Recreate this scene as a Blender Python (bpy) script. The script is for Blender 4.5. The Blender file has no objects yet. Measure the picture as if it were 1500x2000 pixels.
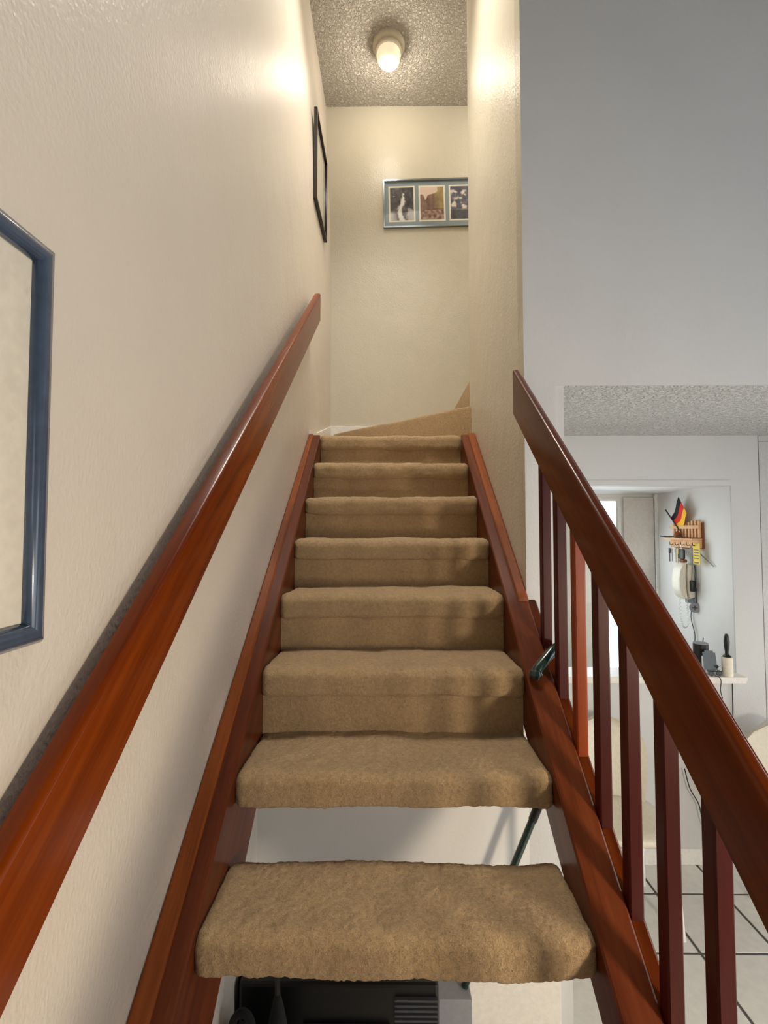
import bpy, bmesh, math, random
from mathutils import Vector, Matrix, noise

random.seed(7)
C = bpy.context.scene.collection
scene = bpy.context.scene

# ------------------------------------------------------------------ units
# Lengths below are in treads (one tread going = U metres). x right, d depth into the
# house, z height above the camera's eye level; the ground floor lies HC below the eye.
U = 0.25
HC = 7.304


def V(x, d, z):
    return Vector((x * U, d * U, (z + HC) * U))


# ------------------------------------------------------------------ camera
cam_data = bpy.data.cameras.new('camera')
cam = bpy.data.objects.new('camera', cam_data)
C.objects.link(cam)
cam_data.sensor_fit = 'HORIZONTAL'
cam_data.sensor_width = 36.0
cam_data.lens = 920.0 * 36.0 / 1500.0
cam_data.clip_start = 0.02
cam.location = V(0, 0, 0)
cam.rotation_euler = (math.pi / 2 + 0.0408, 0.0, 0.0087)
scene.camera = cam

# ------------------------------------------------------------------ view, world, lights
scene.view_settings.view_transform = 'Standard'
scene.view_settings.look = 'None'
scene.view_settings.gamma = 1.0
scene.view_settings.use_curve_mapping = False
scene.view_settings.exposure = -0.08

world = bpy.data.worlds.new('overcast_sky')
scene.world = world
world.use_nodes = True
bg = world.node_tree.nodes['Background']
bg.inputs[0].default_value = (0.86, 0.93, 1.0, 1)
bg.inputs[1].default_value = 3.0


def area_light(name, loc, target, sx, sy, power, color, spread=math.pi):
    l = bpy.data.lights.new(name, 'AREA')
    l.shape = 'RECTANGLE'
    l.size = sx
    l.size_y = sy
    l.energy = power
    l.color = color
    l.spread = spread
    o = bpy.data.objects.new(name, l)
    C.objects.link(o)
    o.location = loc
    o.rotation_euler = (Vector(target) - Vector(loc)).to_track_quat('-Z', 'Y').to_euler()
    return o


def point_light(name, loc, power, color, radius):
    l = bpy.data.lights.new(name, 'POINT')
    l.energy = power
    l.color = color
    l.shadow_soft_size = radius
    o = bpy.data.objects.new(name, l)
    C.objects.link(o)
    o.location = loc
    return o


# daylight through the hall's windows on the right and behind the camera
area_light('hall_side_daylight', V(9.0, 1.2, -2.0), V(0, 3.5, 0.0), 1.6, 1.6, 3, (1.0, 0.95, 0.88))
area_light('hall_rear_daylight', V(7.0, -7.4, 2.5), V(6.4, 7, 4.0), 2.0, 2.0, 11, (0.76, 0.87, 1.0), math.radians(100))
# warm lamp standing low in the hall to the right of the stairs
area_light('hall_lamp', V(6.5, -1.4, -1.9), V(-1.9, 3.9, -9.0), 0.26, 0.26, 45, (1.0, 0.84, 0.64))
# added overhead fill above the stairs, standing in for ceiling bounce
area_light('hall_overhead_fill', V(0.4, 8.6, 13.5), V(0.2, 9.7, 0), 0.6, 0.6, 27, (1.0, 0.93, 0.81), math.radians(104))
# daylight through the dining room's and the kitchen's windows
area_light('dining_daylight', V(11.5, 8.8, -2.6), V(4, 9.2, -4.5), 1.4, 0.7, 8, (1.0, 0.97, 0.92))
area_light('kitchen_daylight', V(5.4, 13.55, -1.1), V(6.2, 11.0, -2.4), 0.62, 0.85, 6.5, (0.84, 0.94, 1.0))
# added fill, unseen round the corner upstairs, to even out the stairwell
area_light('upper_hall_fill', V(5.2, 13.2, 13.2), V(0.5, 13.4, 5.0), 0.5, 0.5, 11, (1.0, 0.93, 0.82))


# ------------------------------------------------------------------ materials
def srgb(r, g, b):
    def f(c):
        c /= 255.0
        return c / 12.92 if c <= 0.04045 else ((c + 0.055) / 1.055) ** 2.4
    return (f(r), f(g), f(b), 1.0)


class Mat:
    def __init__(self, name, color, rough=0.5, metal=0.0, coat=0.0):
        self.m = bpy.data.materials.new(name)
        self.m.use_nodes = True
        self.nt = self.m.node_tree
        self.b = self.nt.nodes['Principled BSDF']
        self.b.inputs['Base Color'].default_value = color
        self.b.inputs['Roughness'].default_value = rough
        self.b.inputs['Metallic'].default_value = metal
        if coat:
            self.b.inputs['Coat Weight'].default_value = coat
            self.b.inputs['Coat Roughness'].default_value = 0.12
        self._co = None

    def n(self, t, **kw):
        nd = self.nt.nodes.new(t)
        for k, v in kw.items():
            if k in nd.inputs:
                nd.inputs[k].default_value = v
            else:
                setattr(nd, k, v)
        return nd

    def link(self, a, b):
        self.nt.links.new(a, b)

    def coords(self, scale=(1, 1, 1), rot=(0, 0, 0)):
        tc = self.n('ShaderNodeTexCoord')
        mp = self.n('ShaderNodeMapping')
        rt = self.n('ShaderNodeMapping')
        rt.inputs['Rotation'].default_value = rot
        mp.inputs['Scale'].default_value = scale
        self.link(tc.outputs['Object'], rt.inputs['Vector'])
        self.link(rt.outputs['Vector'], mp.inputs['Vector'])
        return mp.outputs['Vector']

    def noise(self, vec, scale, detail=3.0, rough=0.55, dist=0.0):
        nz = self.n('ShaderNodeTexNoise')
        nz.inputs['Scale'].default_value = scale
        nz.inputs['Detail'].default_value = detail
        nz.inputs['Roughness'].default_value = rough
        nz.inputs['Distortion'].default_value = dist
        self.link(vec, nz.inputs['Vector'])
        return nz.outputs['Fac']

    def ramp(self, fac, stops):
        r = self.n('ShaderNodeValToRGB')
        els = r.color_ramp.elements
        while len(els) < len(stops):
            els.new(0.5)
        for e, (p, c) in zip(els, stops):
            e.position = p
            e.color = c
        self.link(fac, r.inputs['Fac'])
        return r.outputs['Color']

    def mix(self, fac, a, b, mode='MIX'):
        mx = self.n('ShaderNodeMix', data_type='RGBA', blend_type=mode)
        if hasattr(fac, 'links'):
            self.link(fac, mx.inputs[0])
        else:
            mx.inputs[0].default_value = fac
        for s, v in ((6, a), (7, b)):
            if hasattr(v, 'links'):
                self.link(v, mx.inputs[s])
            else:
                mx.inputs[s].default_value = v
        return mx.outputs[2]

    def bump(self, height, strength, distance, prev=None):
        bp = self.n('ShaderNodeBump')
        bp.inputs['Strength'].default_value = strength
        bp.inputs['Distance'].default_value = distance
        self.link(height, bp.inputs['Height'])
        if prev is not None:
            self.link(prev, bp.inputs['Normal'])
        self.link(bp.outputs['Normal'], self.b.inputs['Normal'])
        return bp.outputs['Normal']

    def color(self, out):
        self.link(out, self.b.inputs['Base Color'])


def plain(name, rgb, rough=0.5, metal=0.0, coat=0.0, bump=0.0, scale=60.0, var=0.06):
    m = Mat(name, srgb(*rgb), rough, metal, coat)
    co = m.coords()
    f = m.noise(co, scale, 4.0)
    c = srgb(*rgb)
    lo = tuple(x * (1 - var) for x in c[:3]) + (1,)
    hi = tuple(min(1, x * (1 + var)) for x in c[:3]) + (1,)
    m.color(m.ramp(f, [(0.3, lo), (0.7, hi)]))
    if bump:
        m.bump(f, bump, 0.002)
    return m.m


def paint(name, rgb, rough=0.36, strength=0.55, scale=125.0, spec=0.5):
    """rolled wall paint with the orange-peel relief of the roller"""
    m = Mat(name, srgb(*rgb), rough)
    co = m.coords((1, 1, 0.7))
    f = m.noise(co, scale, 2.0, 0.5)
    g = m.noise(co, 3.0, 3.0)
    c = srgb(*rgb)
    m.color(m.ramp(g, [(0.3, tuple(x * 0.965 for x in c[:3]) + (1,)), (0.7, c)]))
    m.b.inputs['Specular IOR Level'].default_value = spec
    h = m.bump(f, strength, 0.003)
    h2 = m.noise(co, 5.0, 2.0)
    m.bump(h2, 0.25, 0.02, h)
    return m.m


def stipple(name, rgb, scale, dist):
    m = Mat(name, srgb(*rgb), 0.75)
    co = m.coords()
    a = m.noise(co, scale, 3.0, 0.6, 0.8)
    r = m.ramp(a, [(0.38, (0, 0, 0, 1)), (0.62, (1, 1, 1, 1))])
    m.bump(r, 0.95, dist)
    return m.m


SLOPE = math.atan(0.797)


def wood(name, dark, mid, light, rough=0.3, rot=(0, 0, 0), stretch=(9, 0.7, 9), coat=0.25, contrast=1.0):
    m = Mat(name, srgb(*mid), rough, 0.0, coat)
    co = m.coords(stretch, rot)
    a = m.noise(co, 2.2, 4.0, 0.55, 0.5)
    fine = m.noise(m.coords(tuple(s * 9 for s in stretch), rot), 2.6, 3.0, 0.6)
    base = m.ramp(a, [(0.28, srgb(*dark)), (0.5, srgb(*mid)), (0.74, srgb(*light))])
    m.color(m.mix(0.2, base, m.ramp(fine, [(0.3, srgb(*dark)), (0.7, srgb(*light))])))
    m.b.inputs['Specular IOR Level'].default_value = 0.16
    m.bump(fine, 0.12, 0.001)
    return m.m


def carpet(name, rgb):
    m = Mat(name, srgb(*rgb), 1.0)
    m.b.inputs['Specular IOR Level'].default_value = 0.05
    m.b.inputs['Sheen Weight'].default_value = 0.25
    m.b.inputs['Sheen Roughness'].default_value = 0.6
    co = m.coords()
    big = m.noise(co, 7.0, 3.0, 0.55)
    mid = m.noise(co, 90.0, 4.0, 0.7)
    tuft = m.noise(co, 270.0, 3.0, 0.8)
    c = srgb(*rgb)
    k = lambda s, w=(1, 1, 1): tuple(min(1, x * s * q) for x, q in zip(c[:3], w)) + (1,)
    base = m.ramp(big, [(0.34, k(0.86, (1, 0.97, 1.0))), (0.52, k(1.0)), (0.68, k(1.13, (1, 1.0, 0.93)))])
    t = m.mix(0.5, base, m.ramp(tuft, [(0.28, k(0.55)), (0.72, k(1.42))]))
    m.color(m.mix(0.42, t, m.ramp(mid, [(0.3, k(0.55)), (0.7, k(1.4))])))
    h = m.bump(mid, 0.8, 0.012)
    m.bump(tuft, 0.9, 0.007, h)
    return m.m


M = {}
M['wall'] = paint('cream_wall_paint', (210, 200, 187))
M['wall_up'] = paint('stairwell_wall_paint', (206, 199, 182))
M['wall_front'] = paint('matt_wall_paint', (206, 205, 203), 0.6, 0.3, 120.0, 0.25)
M['wall_white'] = paint('white_wall_paint', (226, 224, 220), 0.5, 0.12, 120.0, 0.3)
M['trim_white'] = plain('white_trim_paint', (232, 230, 224), 0.35)
M['ceiling'] = stipple('popcorn_ceiling', (214, 206, 194), 58.0, 0.02)
M['ceiling_fine'] = stipple('stippled_ceiling', (214, 214, 212), 46.0, 0.012)
M['ceiling_flat'] = plain('flat_ceiling_paint', (228, 228, 226), 0.7)
M['string'] = wood('string_timber', (62, 24, 10), (90, 40, 18), (114, 58, 30), 0.36, (-SLOPE, 0, 0), (9, 0.6, 9), 0.10)
M['trim_wood'] = wood('cover_moulding_timber', (86, 38, 10), (124, 62, 24), (150, 84, 42), 0.36, (-SLOPE, 0, 0), (9, 0.6, 9), 0.10)
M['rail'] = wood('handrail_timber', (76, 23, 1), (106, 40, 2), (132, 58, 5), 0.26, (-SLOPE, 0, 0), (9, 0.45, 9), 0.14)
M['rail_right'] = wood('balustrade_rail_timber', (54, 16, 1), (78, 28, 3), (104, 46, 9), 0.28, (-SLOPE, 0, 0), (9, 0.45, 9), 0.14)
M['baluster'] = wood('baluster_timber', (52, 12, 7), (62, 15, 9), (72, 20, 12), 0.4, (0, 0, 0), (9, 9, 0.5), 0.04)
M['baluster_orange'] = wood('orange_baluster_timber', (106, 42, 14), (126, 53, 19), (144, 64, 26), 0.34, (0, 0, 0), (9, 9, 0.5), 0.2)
M['carpet'] = carpet('beige_cut_pile_carpet', (200, 167, 122))
M['tile'] = plain('pale_floor_tile', (214, 212, 206), 0.22, 0, 0.2, 0, 30.0, 0.05)
M['grout'] = plain('dark_grout', (92, 90, 88), 0.9, bump=0.3)
M['blue_frame'] = plain('blue_grey_lacquer', (58, 72, 92), 0.22, 0.0, 0.5, 0, 40, 0.12)
M['black_frame'] = plain('black_lacquer', (26, 18, 16), 0.3)
M['silver'] = plain('silver_frame_metal', (150, 160, 166), 0.25, 0.8)
M['mat_board'] = plain('cream_mat_board', (216, 208, 192), 0.8)
M['mat_blue'] = plain('grey_blue_mat_board', (140, 154, 162), 0.85, 0, 0, 0.2, 400)
M['mat_white'] = plain('white_bevel_board', (234, 230, 216), 0.8)
M['black'] = plain('black_plastic', (11, 11, 12), 0.4)
M['black_soft'] = plain('black_fabric', (16, 15, 16), 0.9, bump=0.4, scale=300)
M['grey_dark'] = plain('dark_grey_plastic', (58, 60, 66), 0.35)
M['grey_mid'] = plain('grey_panel', (140, 141, 146), 0.6)
M['green_metal'] = plain('dark_green_lacquer', (30, 52, 48), 0.22, 0.2, 0.5)
M['cream_plastic'] = plain('cream_plastic', (222, 216, 198), 0.35)
M['cream_shell'] = plain('cream_chair_shell', (216, 208, 190), 0.3, 0, 0.2)
M['white_metal'] = plain('white_enamel', (235, 235, 232), 0.3)
M['pine'] = wood('pale_pine', (212, 160, 112), (226, 178, 134), (238, 198, 160), 0.5, (0, 0, 0), (9, 9, 1), 0.0)
M['brown_wood'] = wood('brown_backboard', (104, 58, 34), (128, 76, 48), (150, 94, 62), 0.5, (0, 0, 0), (9, 9, 1), 0.0)
M['flag_black'] = plain('flag_black', (26, 24, 28), 0.8)
M['flag_red'] = plain('flag_red', (220, 44, 30), 0.8)
M['flag_gold'] = plain('flag_gold', (250, 190, 40), 0.8)
M['yellow'] = plain('yellow_card', (226, 196, 60), 0.6)
M['steel'] = plain('key_steel', (150, 148, 144), 0.3, 0.9)
M['brass'] = plain('key_brass', (168, 150, 96), 0.3, 0.9)
M['laminate'] = plain('white_laminate', (228, 222, 212), 0.4)
M['door_beige'] = plain('beige_door_paint', (206, 200, 192), 0.5)
M['door_grey'] = plain('pale_grey_door_paint', (196, 195, 192), 0.5)
M['roller'] = plain('lint_roller_paper', (230, 222, 204), 0.7)
M['bracket'] = plain('bronze_bracket_metal', (70, 52, 38), 0.4, 0.7)


def glass_pane(name):
    m = bpy.data.materials.new(name)
    m.use_nodes = True
    nt = m.node_tree
    nt.nodes.remove(nt.nodes['Principled BSDF'])
    out = nt.nodes['Material Output']
    tr = nt.nodes.new('ShaderNodeBsdfTransparent')
    gl = nt.nodes.new('ShaderNodeBsdfGlossy')
    gl.inputs['Roughness'].default_value = 0.03
    fr = nt.nodes.new('ShaderNodeFresnel')
    fr.inputs['IOR'].default_value = 1.45
    mx = nt.nodes.new('ShaderNodeMixShader')
    geo = nt.nodes.new('ShaderNodeNewGeometry')
    inv = nt.nodes.new('ShaderNodeMath')
    inv.operation = 'SUBTRACT'
    inv.inputs[0].default_value = 1.0
    mul = nt.nodes.new('ShaderNodeMath')
    mul.operation = 'MULTIPLY'
    nt.links.new(geo.outputs['Backfacing'], inv.inputs[1])
    nt.links.new(inv.outputs[0], mul.inputs[0])
    nt.links.new(fr.outputs[0], mul.inputs[1])
    nt.links.new(mul.outputs[0], mx.inputs[0])
    nt.links.new(tr.outputs[0], mx.inputs[1])
    nt.links.new(gl.outputs[0], mx.inputs[2])
    nt.links.new(mx.outputs[0], out.inputs[0])
    return m


M['glass'] = glass_pane('clear_glass')


def emitter(name, rgb, strength):
    m = Mat(name, srgb(*rgb), 0.3)
    m.b.inputs['Emission Color'].default_value = srgb(*rgb)
    m.b.inputs['Emission Strength'].default_value = strength
    return m.m


M['shade_glass'] = emitter('lit_opal_glass', (255, 240, 208), 0.55)
M['bulb'] = emitter('lit_bulb', (255, 236, 196), 30.0)


# ------------------------------------------------------------------ mesh builder
class MB:
    def __init__(self):
        self.bm = bmesh.new()

    def box(self, x, d, z, bevel=0.0, seg=2):
        """axis box, spans as (lo, hi) in scene units"""
        a, b = V(x[0], d[0], z[0]), V(x[1], d[1], z[1])
        r = bmesh.ops.create_cube(self.bm, size=1.0)
        for v in r['verts']:
            v.co = Vector([(a[i] + b[i]) / 2 + v.co[i] * (b[i] - a[i]) for i in range(3)])
        if bevel:
            es = list({e for v in r['verts'] for e in v.link_edges})
            bmesh.ops.bevel(self.bm, geom=es, offset=bevel * U, segments=seg, affect='EDGES', profile=0.5)
        return self

    def loft(self, rings, caps=True, closed=True):
        bm = self.bm
        rv = [[bm.verts.new(p) for p in ring] for ring in rings]
        n = len(rv[0])
        for a, b in zip(rv[:-1], rv[1:]):
            for i in range(n if closed else n - 1):
                j = (i + 1) % n
                bm.faces.new((a[i], a[j], b[j], b[i]))
        if caps and closed:
            bm.faces.new(list(reversed(rv[0])))
            bm.faces.new(rv[-1])
        return self

    def prism_x(self, poly, x0, x1):
        """polygon of (d, z) carried from x0 to x1"""
        return self.loft([[V(x0, d, z) for d, z in poly], [V(x1, d, z) for d, z in poly]])

    def prism_z(self, poly, z0, z1):
        return self.loft([[V(x, d, z0) for x, d in poly], [V(x, d, z1) for x, d in poly]])

    def sweep(self, prof, ds):
        """closed profile of (x, z offset) functions of depth: prof(d) -> [(x, z)]"""
        return self.loft([[V(x, d, z) for x, z in prof(d)] for d in ds])

    def tube(self, pts, r, n=10, caps=True):
        """round tube through world points; r is metres or a list"""
        rings = []
        prev = None
        for i, p in enumerate(pts):
            t = (pts[min(i + 1, len(pts) - 1)] - pts[max(i - 1, 0)]).normalized()
            if prev is None:
                u = t.orthogonal().normalized()
            else:
                u = (prev - t * prev.dot(t)).normalized()
            prev = u
            w = t.cross(u)
            rr = r[i] if isinstance(r, (list, tuple)) else r
            rings.append([p + (u * math.cos(2 * math.pi * k / n) + w * math.sin(2 * math.pi * k / n)) * rr for k in range(n)])
        return self.loft(rings, caps)

    def lathe(self, base, prof, n=24, axis=Vector((0, 0, 1))):
        """profile of (radius, height) in metres around axis through base"""
        u = axis.orthogonal().normalized()
        w = axis.cross(u)
        rings = [[base + axis * h + (u * math.cos(2 * math.pi * k / n) + w * math.sin(2 * math.pi * k / n)) * r for k in range(n)] for r, h in prof]
        return self.loft(rings)

    def build(self, name, mat, parent=None, smooth=False, angle=40):
        bm = self.bm
        bmesh.ops.recalc_face_normals(bm, faces=bm.faces[:])
        me = bpy.data.meshes.new(name)
        off = base_of(parent) if parent else Vector((0, 0, 0))
        if not parent and bm.verts:
            xs = [v.co for v in bm.verts]
            off = Vector(((min(p.x for p in xs) + max(p.x for p in xs)) / 2,
                          (min(p.y for p in xs) + max(p.y for p in xs)) / 2, min(p.z for p in xs)))
        bmesh.ops.translate(bm, verts=bm.verts[:], vec=-off)
        if smooth:
            for f in bm.faces:
                f.smooth = True
            for e in bm.edges:
                if len(e.link_faces) == 2 and e.calc_face_angle(0.0) > math.radians(angle):
                    e.smooth = False
        bm.to_mesh(me)
        bm.free()
        me.materials.append(mat)
        o = bpy.data.objects.new(name, me)
        C.objects.link(o)
        if parent:
            o.parent = parent
        else:
            o.location = off
        return o


def base_of(o):
    p = Vector((0, 0, 0))
    while o is not None:
        p += o.location
        o = o.parent
    return p


def tag(o, label=None, cat=None, group=None, kind=None):
    if label:
        o['label'] = label
    if cat:
        o['category'] = cat
    if group:
        o['group'] = group
    if kind:
        o['kind'] = kind
    return o


def thing(name, loc, label, cat, group=None):
    o = bpy.data.objects.new(name, None)
    C.objects.link(o)
    o.location = loc
    o.empty_display_size = 0.05
    return tag(o, label, cat, group)


def box(name, x, d, z, mat, parent=None, bevel=0.0, smooth=False):
    return MB().box(x, d, z, bevel).build(name, mat, parent, smooth)


def structure(o):
    o['kind'] = 'structure'
    return o


def smoothstep(a, b, t):
    t = min(1.0, max(0.0, (t - a) / (b - a)))
    return t * t * (3 - 2 * t)


def curve_pts(ctrl, n=8):
    """smooth curve through control points (Catmull-Rom)"""
    out = []
    c = [ctrl[0]] + list(ctrl) + [ctrl[-1]]
    for i in range(1, len(c) - 2):
        p0, p1, p2, p3 = c[i - 1], c[i], c[i + 1], c[i + 2]
        for k in range(n):
            t = k / n
            out.append(0.5 * ((2 * p1) + (p2 - p0) * t + (2 * p0 - 5 * p1 + 4 * p2 - p3) * t * t + (3 * p1 - p0 - 3 * p2 + p3) * t ** 3))
    out.append(ctrl[-1])
    return out


# ------------------------------------------------------------------ stair measures
RISE = 0.797
GOING = 1.0
D1 = 3.96          # nosing of tread 1, the lowest tread in view
Z1 = -3.319        # its top
T = 0.349
XL, XR = -1.585, 1.70
CN = D1 * RISE - Z1   # the nosing line: z = RISE * d - CN


def nose(d):
    return RISE * d - CN


def wall_x(d, z=0.0):
    """face of the left wall; it leans out a little under the upper ceiling"""
    return -1.95 + 0.0085 * d - 0.19 * smoothstep(8.5, 13.8, z) * smoothstep(7.0, 11.0, d)


CEIL = 13.782
DB = 14.75     # back wall of the landing
DW = 6.97      # wall with the opening, also the wall under the stairs
DF = 10.72     # far wall of the dining room
HD = 2.178     # head of the opening = dining ceiling

# ------------------------------------------------------------------ room shell
mb = MB()
ds = [-8 + k * 0.7 for k in range(33)] + [DB]
zs = [-HC + k * 0.75 for k in range(29)]
zs = [z for z in zs if z < CEIL - 0.2] + [CEIL]
grid = [[mb.bm.verts.new(V(wall_x(d, z), d, z)) for z in zs] for d in ds]
back = [[mb.bm.verts.new(V(-2.6, d, z)) for z in (-HC, CEIL)] for d in (-8, DB)]
for i in range(len(ds) - 1):
    for j in range(len(zs) - 1):
        mb.bm.faces.new((grid[i][j], grid[i + 1][j], grid[i + 1][j + 1], grid[i][j + 1]))
mb.bm.faces.new((back[0][0], back[0][1], back[1][1], back[1][0]))
structure(mb.build('wall_left', M['wall'], smooth=True, angle=60))

structure(box('wall_back', (-2.6, 6.4), (DB, DB + 0.4), (-HC, CEIL), M['wall_up']))
structure(box('wall_right', (2.03, 2.45), (DW, 11.62), (-HC, CEIL), M['wall_up']))
# wall with the opening to the dining room, and its continuation under the stairs
mb = MB()
mb.box((2.03, 2.5), (DW - 0.0005, DW + 0.3), (-HC, CEIL))
mb.box((2.5, 12.0), (DW - 0.0005, DW + 0.3), (HD + 0.12, CEIL))
mb.box((2.5, 12.0), (DW - 0.0005, DW + 0.03), (HD, HD + 0.12))
structure(mb.build('wall_front', M['wall_front']))
structure(box('wall_under_stairs', (-1.94, 2.03), (DW, DW + 0.3), (-HC, -2.4), M['wall_white']))
structure(box('trim_1', (2.5, 2.63), (DW + 0.03, DW + 0.2), (-HC, HD), M['wall_front']))

structure(box('ceiling', (-2.6, 12.2), (-8, DB + 0.4), (CEIL, CEIL + 0.4), M['ceiling']))
structure(box('ceiling_dining', (2.5, 12.2), (DW + 0.03, DF + 0.4), (HD, HD + 0.11), M['ceiling_fine']))
structure(box('wall_upper_hall', (2.45, 6.4), (11.3, 11.62), (3.0, CEIL), M['wall_up']))
structure(box('wall_upper_end', (6.2, 6.5), (11.62, DB), (3.0, CEIL), M['wall_up']))
structure(box('wall_rear', (-2.6, 12.2), (-8.4, -8.0), (-HC, CEIL), M['wall_front']))
mb = MB()
mb.box((12.0, 12.3), (-8, -2.5), (-HC, CEIL))
mb.box((12.0, 12.3), (5.0, 14.0), (-HC, CEIL))
mb.box((12.0, 12.3), (-2.5, 5.0), (1.0, CEIL))
structure(mb.build('wall_hall', M['wall_front']))

# dining room far wall with the servery opening
OX0, OX1, OZ0, OZ1 = 3.9, 7.776, -3.25, 1.034
mb = MB()
mb.box((2.45, OX0), (DF, DF + 0.3), (-HC, HD))
mb.box((OX1, 8.41), (DF, DF + 0.04), (-HC, HD))
mb.box((8.1, 8.41), (DF + 0.04, DF + 0.3), (-HC, HD))
mb.box((OX0, OX1), (DF, DF + 0.3), (OZ1, HD))
mb.box((OX0, OX1), (DF, DF + 0.3), (-HC, OZ0))
structure(mb.build('wall_dining', M['wall_front']))
structure(box('trim_2', (OX0, OX1), (DF - 0.02, DF), (OZ1 + 0.004, OZ1 + 0.125), M['wall_front']))
structure(box('baseboard_dining', (2.5, 8.41), (DF - 0.05, DF), (-HC, -6.965), M['trim_white'], None, 0.01))
structure(box('door_1', (8.475, 9.9), (DF + 0.06, DF + 0.2), (-HC, 2.05), M['door_grey']))
structure(box('door_gap_backing', (8.3, 9.95), (DF + 0.301, DF + 0.4), (-HC, HD), M['door_grey']))  # backing added behind the door gap to shut off a light leak
structure(box('wall_dining_corner', (9.9, 12.0), (DF, DF + 0.3), (-HC, HD), M['wall_front']))
structure(box('trim_3', (8.475, 9.9), (DF + 0.06, DF + 0.2), (2.06, HD), M['door_grey']))

# kitchen beyond the servery
KD = 13.73
structure(box('wall_kitchen_right', (7.776, 8.1), (DF + 0.04, KD + 0.3), (-HC, 1.08), M['wall_white']))
WX0, WX1, WZ0, WZ1 = 4.1, 6.78, -4.6, 0.96
mb = MB()
mb.box((2.6, WX0), (KD, KD + 0.3), (-HC, 1.08))
mb.box((WX1, 7.776), (KD, KD + 0.3), (-HC, 1.08))
mb.box((WX0, WX1), (KD, KD + 0.3), (-HC, WZ0))
mb.box((WX0, WX1), (KD, KD + 0.3), (WZ1, 1.08))
structure(mb.build('wall_kitchen_back', M['wall_white']))
structure(box('wall_kitchen_left', (2.3, 2.6), (DF + 0.3, KD + 0.3), (-HC, 1.08), M['wall_white']))
structure(box('ceiling_kitchen', (2.3, 8.1), (DF + 0.3, KD + 0.3), (1.08, 1.3), M['ceiling_flat']))
structure(box('trim_4', (7.68, 7.776), (KD - 0.12, KD), (-HC, 1.07), M['trim_white'], None, 0.01))

win = thing('window_1', V((WX0 + WX1) / 2, KD, WZ0), 'white framed window beyond the servery opening', 'window')
structure(win)
mb = MB()
for a in ((WX0, WX0 + 0.08), (WX1 - 0.08, WX1), (5.35, 5.47)):
    mb.box(a, (KD + 0.04, KD + 0.18), (WZ0, WZ1))
for a in ((WZ0, WZ0 + 0.08), (WZ1 - 0.08, WZ1)):
    mb.box((WX0 + 0.08, 5.35), (KD + 0.04, KD + 0.18), a)
    mb.box((5.47, WX1 - 0.08), (KD + 0.04, KD + 0.18), a)
mb.build('window_frame', M['trim_white'], win)
for a in ((WX0 + 0.08, 5.35), (5.47, WX1 - 0.08)):
    box('pane', a, (KD + 0.1, KD + 0.115), (WZ0 + 0.08, WZ1 - 0.08), M['glass'], win)

# baseboards of the landing
structure(box('baseboard_back', (-1.83, 6.2), (DB - 0.06, DB), (2.27, 3.306), M['trim_white'], None, 0.01))
mb = MB()
mb.prism_x([(10.97, 2.27), (DB - 0.07, 2.27), (DB - 0.07, 3.28), (11.9, 2.5), (10.97, 2.36)], -1.875, -1.80)
structure(mb.build('baseboard_left', M['trim_white']))

# under-stairs cupboard front: flush panel with a joint
dr = structure(box('door_2', (1.115, 2.43), (DW - 0.05, DW), (-HC + 0.02, -5.2), M['laminate'], None, 0.006))

# ------------------------------------------------------------------ floor of single tiles
S = 1.345
FX, FD = 5.412, 9.857
fl = structure(box('floor', (-2.6, 12.2), (-8, DB), (-HC - 0.3, -HC - 0.02), M['grout']))
tile_me = None
gap = 0.024
for i in range(-6, 5):
    for j in range(-9, 3):
        x0, d0 = FX + i * S, FD + j * S
        if x0 + S < -1.9 or d0 > KD or (d0 > DF and (x0 < 2 or x0 > 7)):
            continue
        if tile_me is None:
            t = box('tile', (x0 + gap, x0 + S - gap), (d0 + gap, d0 + S - gap), (-HC - 0.02, -HC), M['tile'], fl, 0.012)
            tile_me, t0 = t, (x0, d0)
        else:
            t = tile_me.copy()
            C.objects.link(t)
            t.parent = fl
            t.location = ((x0 - t0[0]) * U, (d0 - t0[1]) * U, random.uniform(-0.0006, 0.0006))

# ------------------------------------------------------------------ staircase
stair = thing('staircase', V(0, 0, -HC), 'timber staircase with beige carpeted treads and open lower risers', 'stairs')


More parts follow.
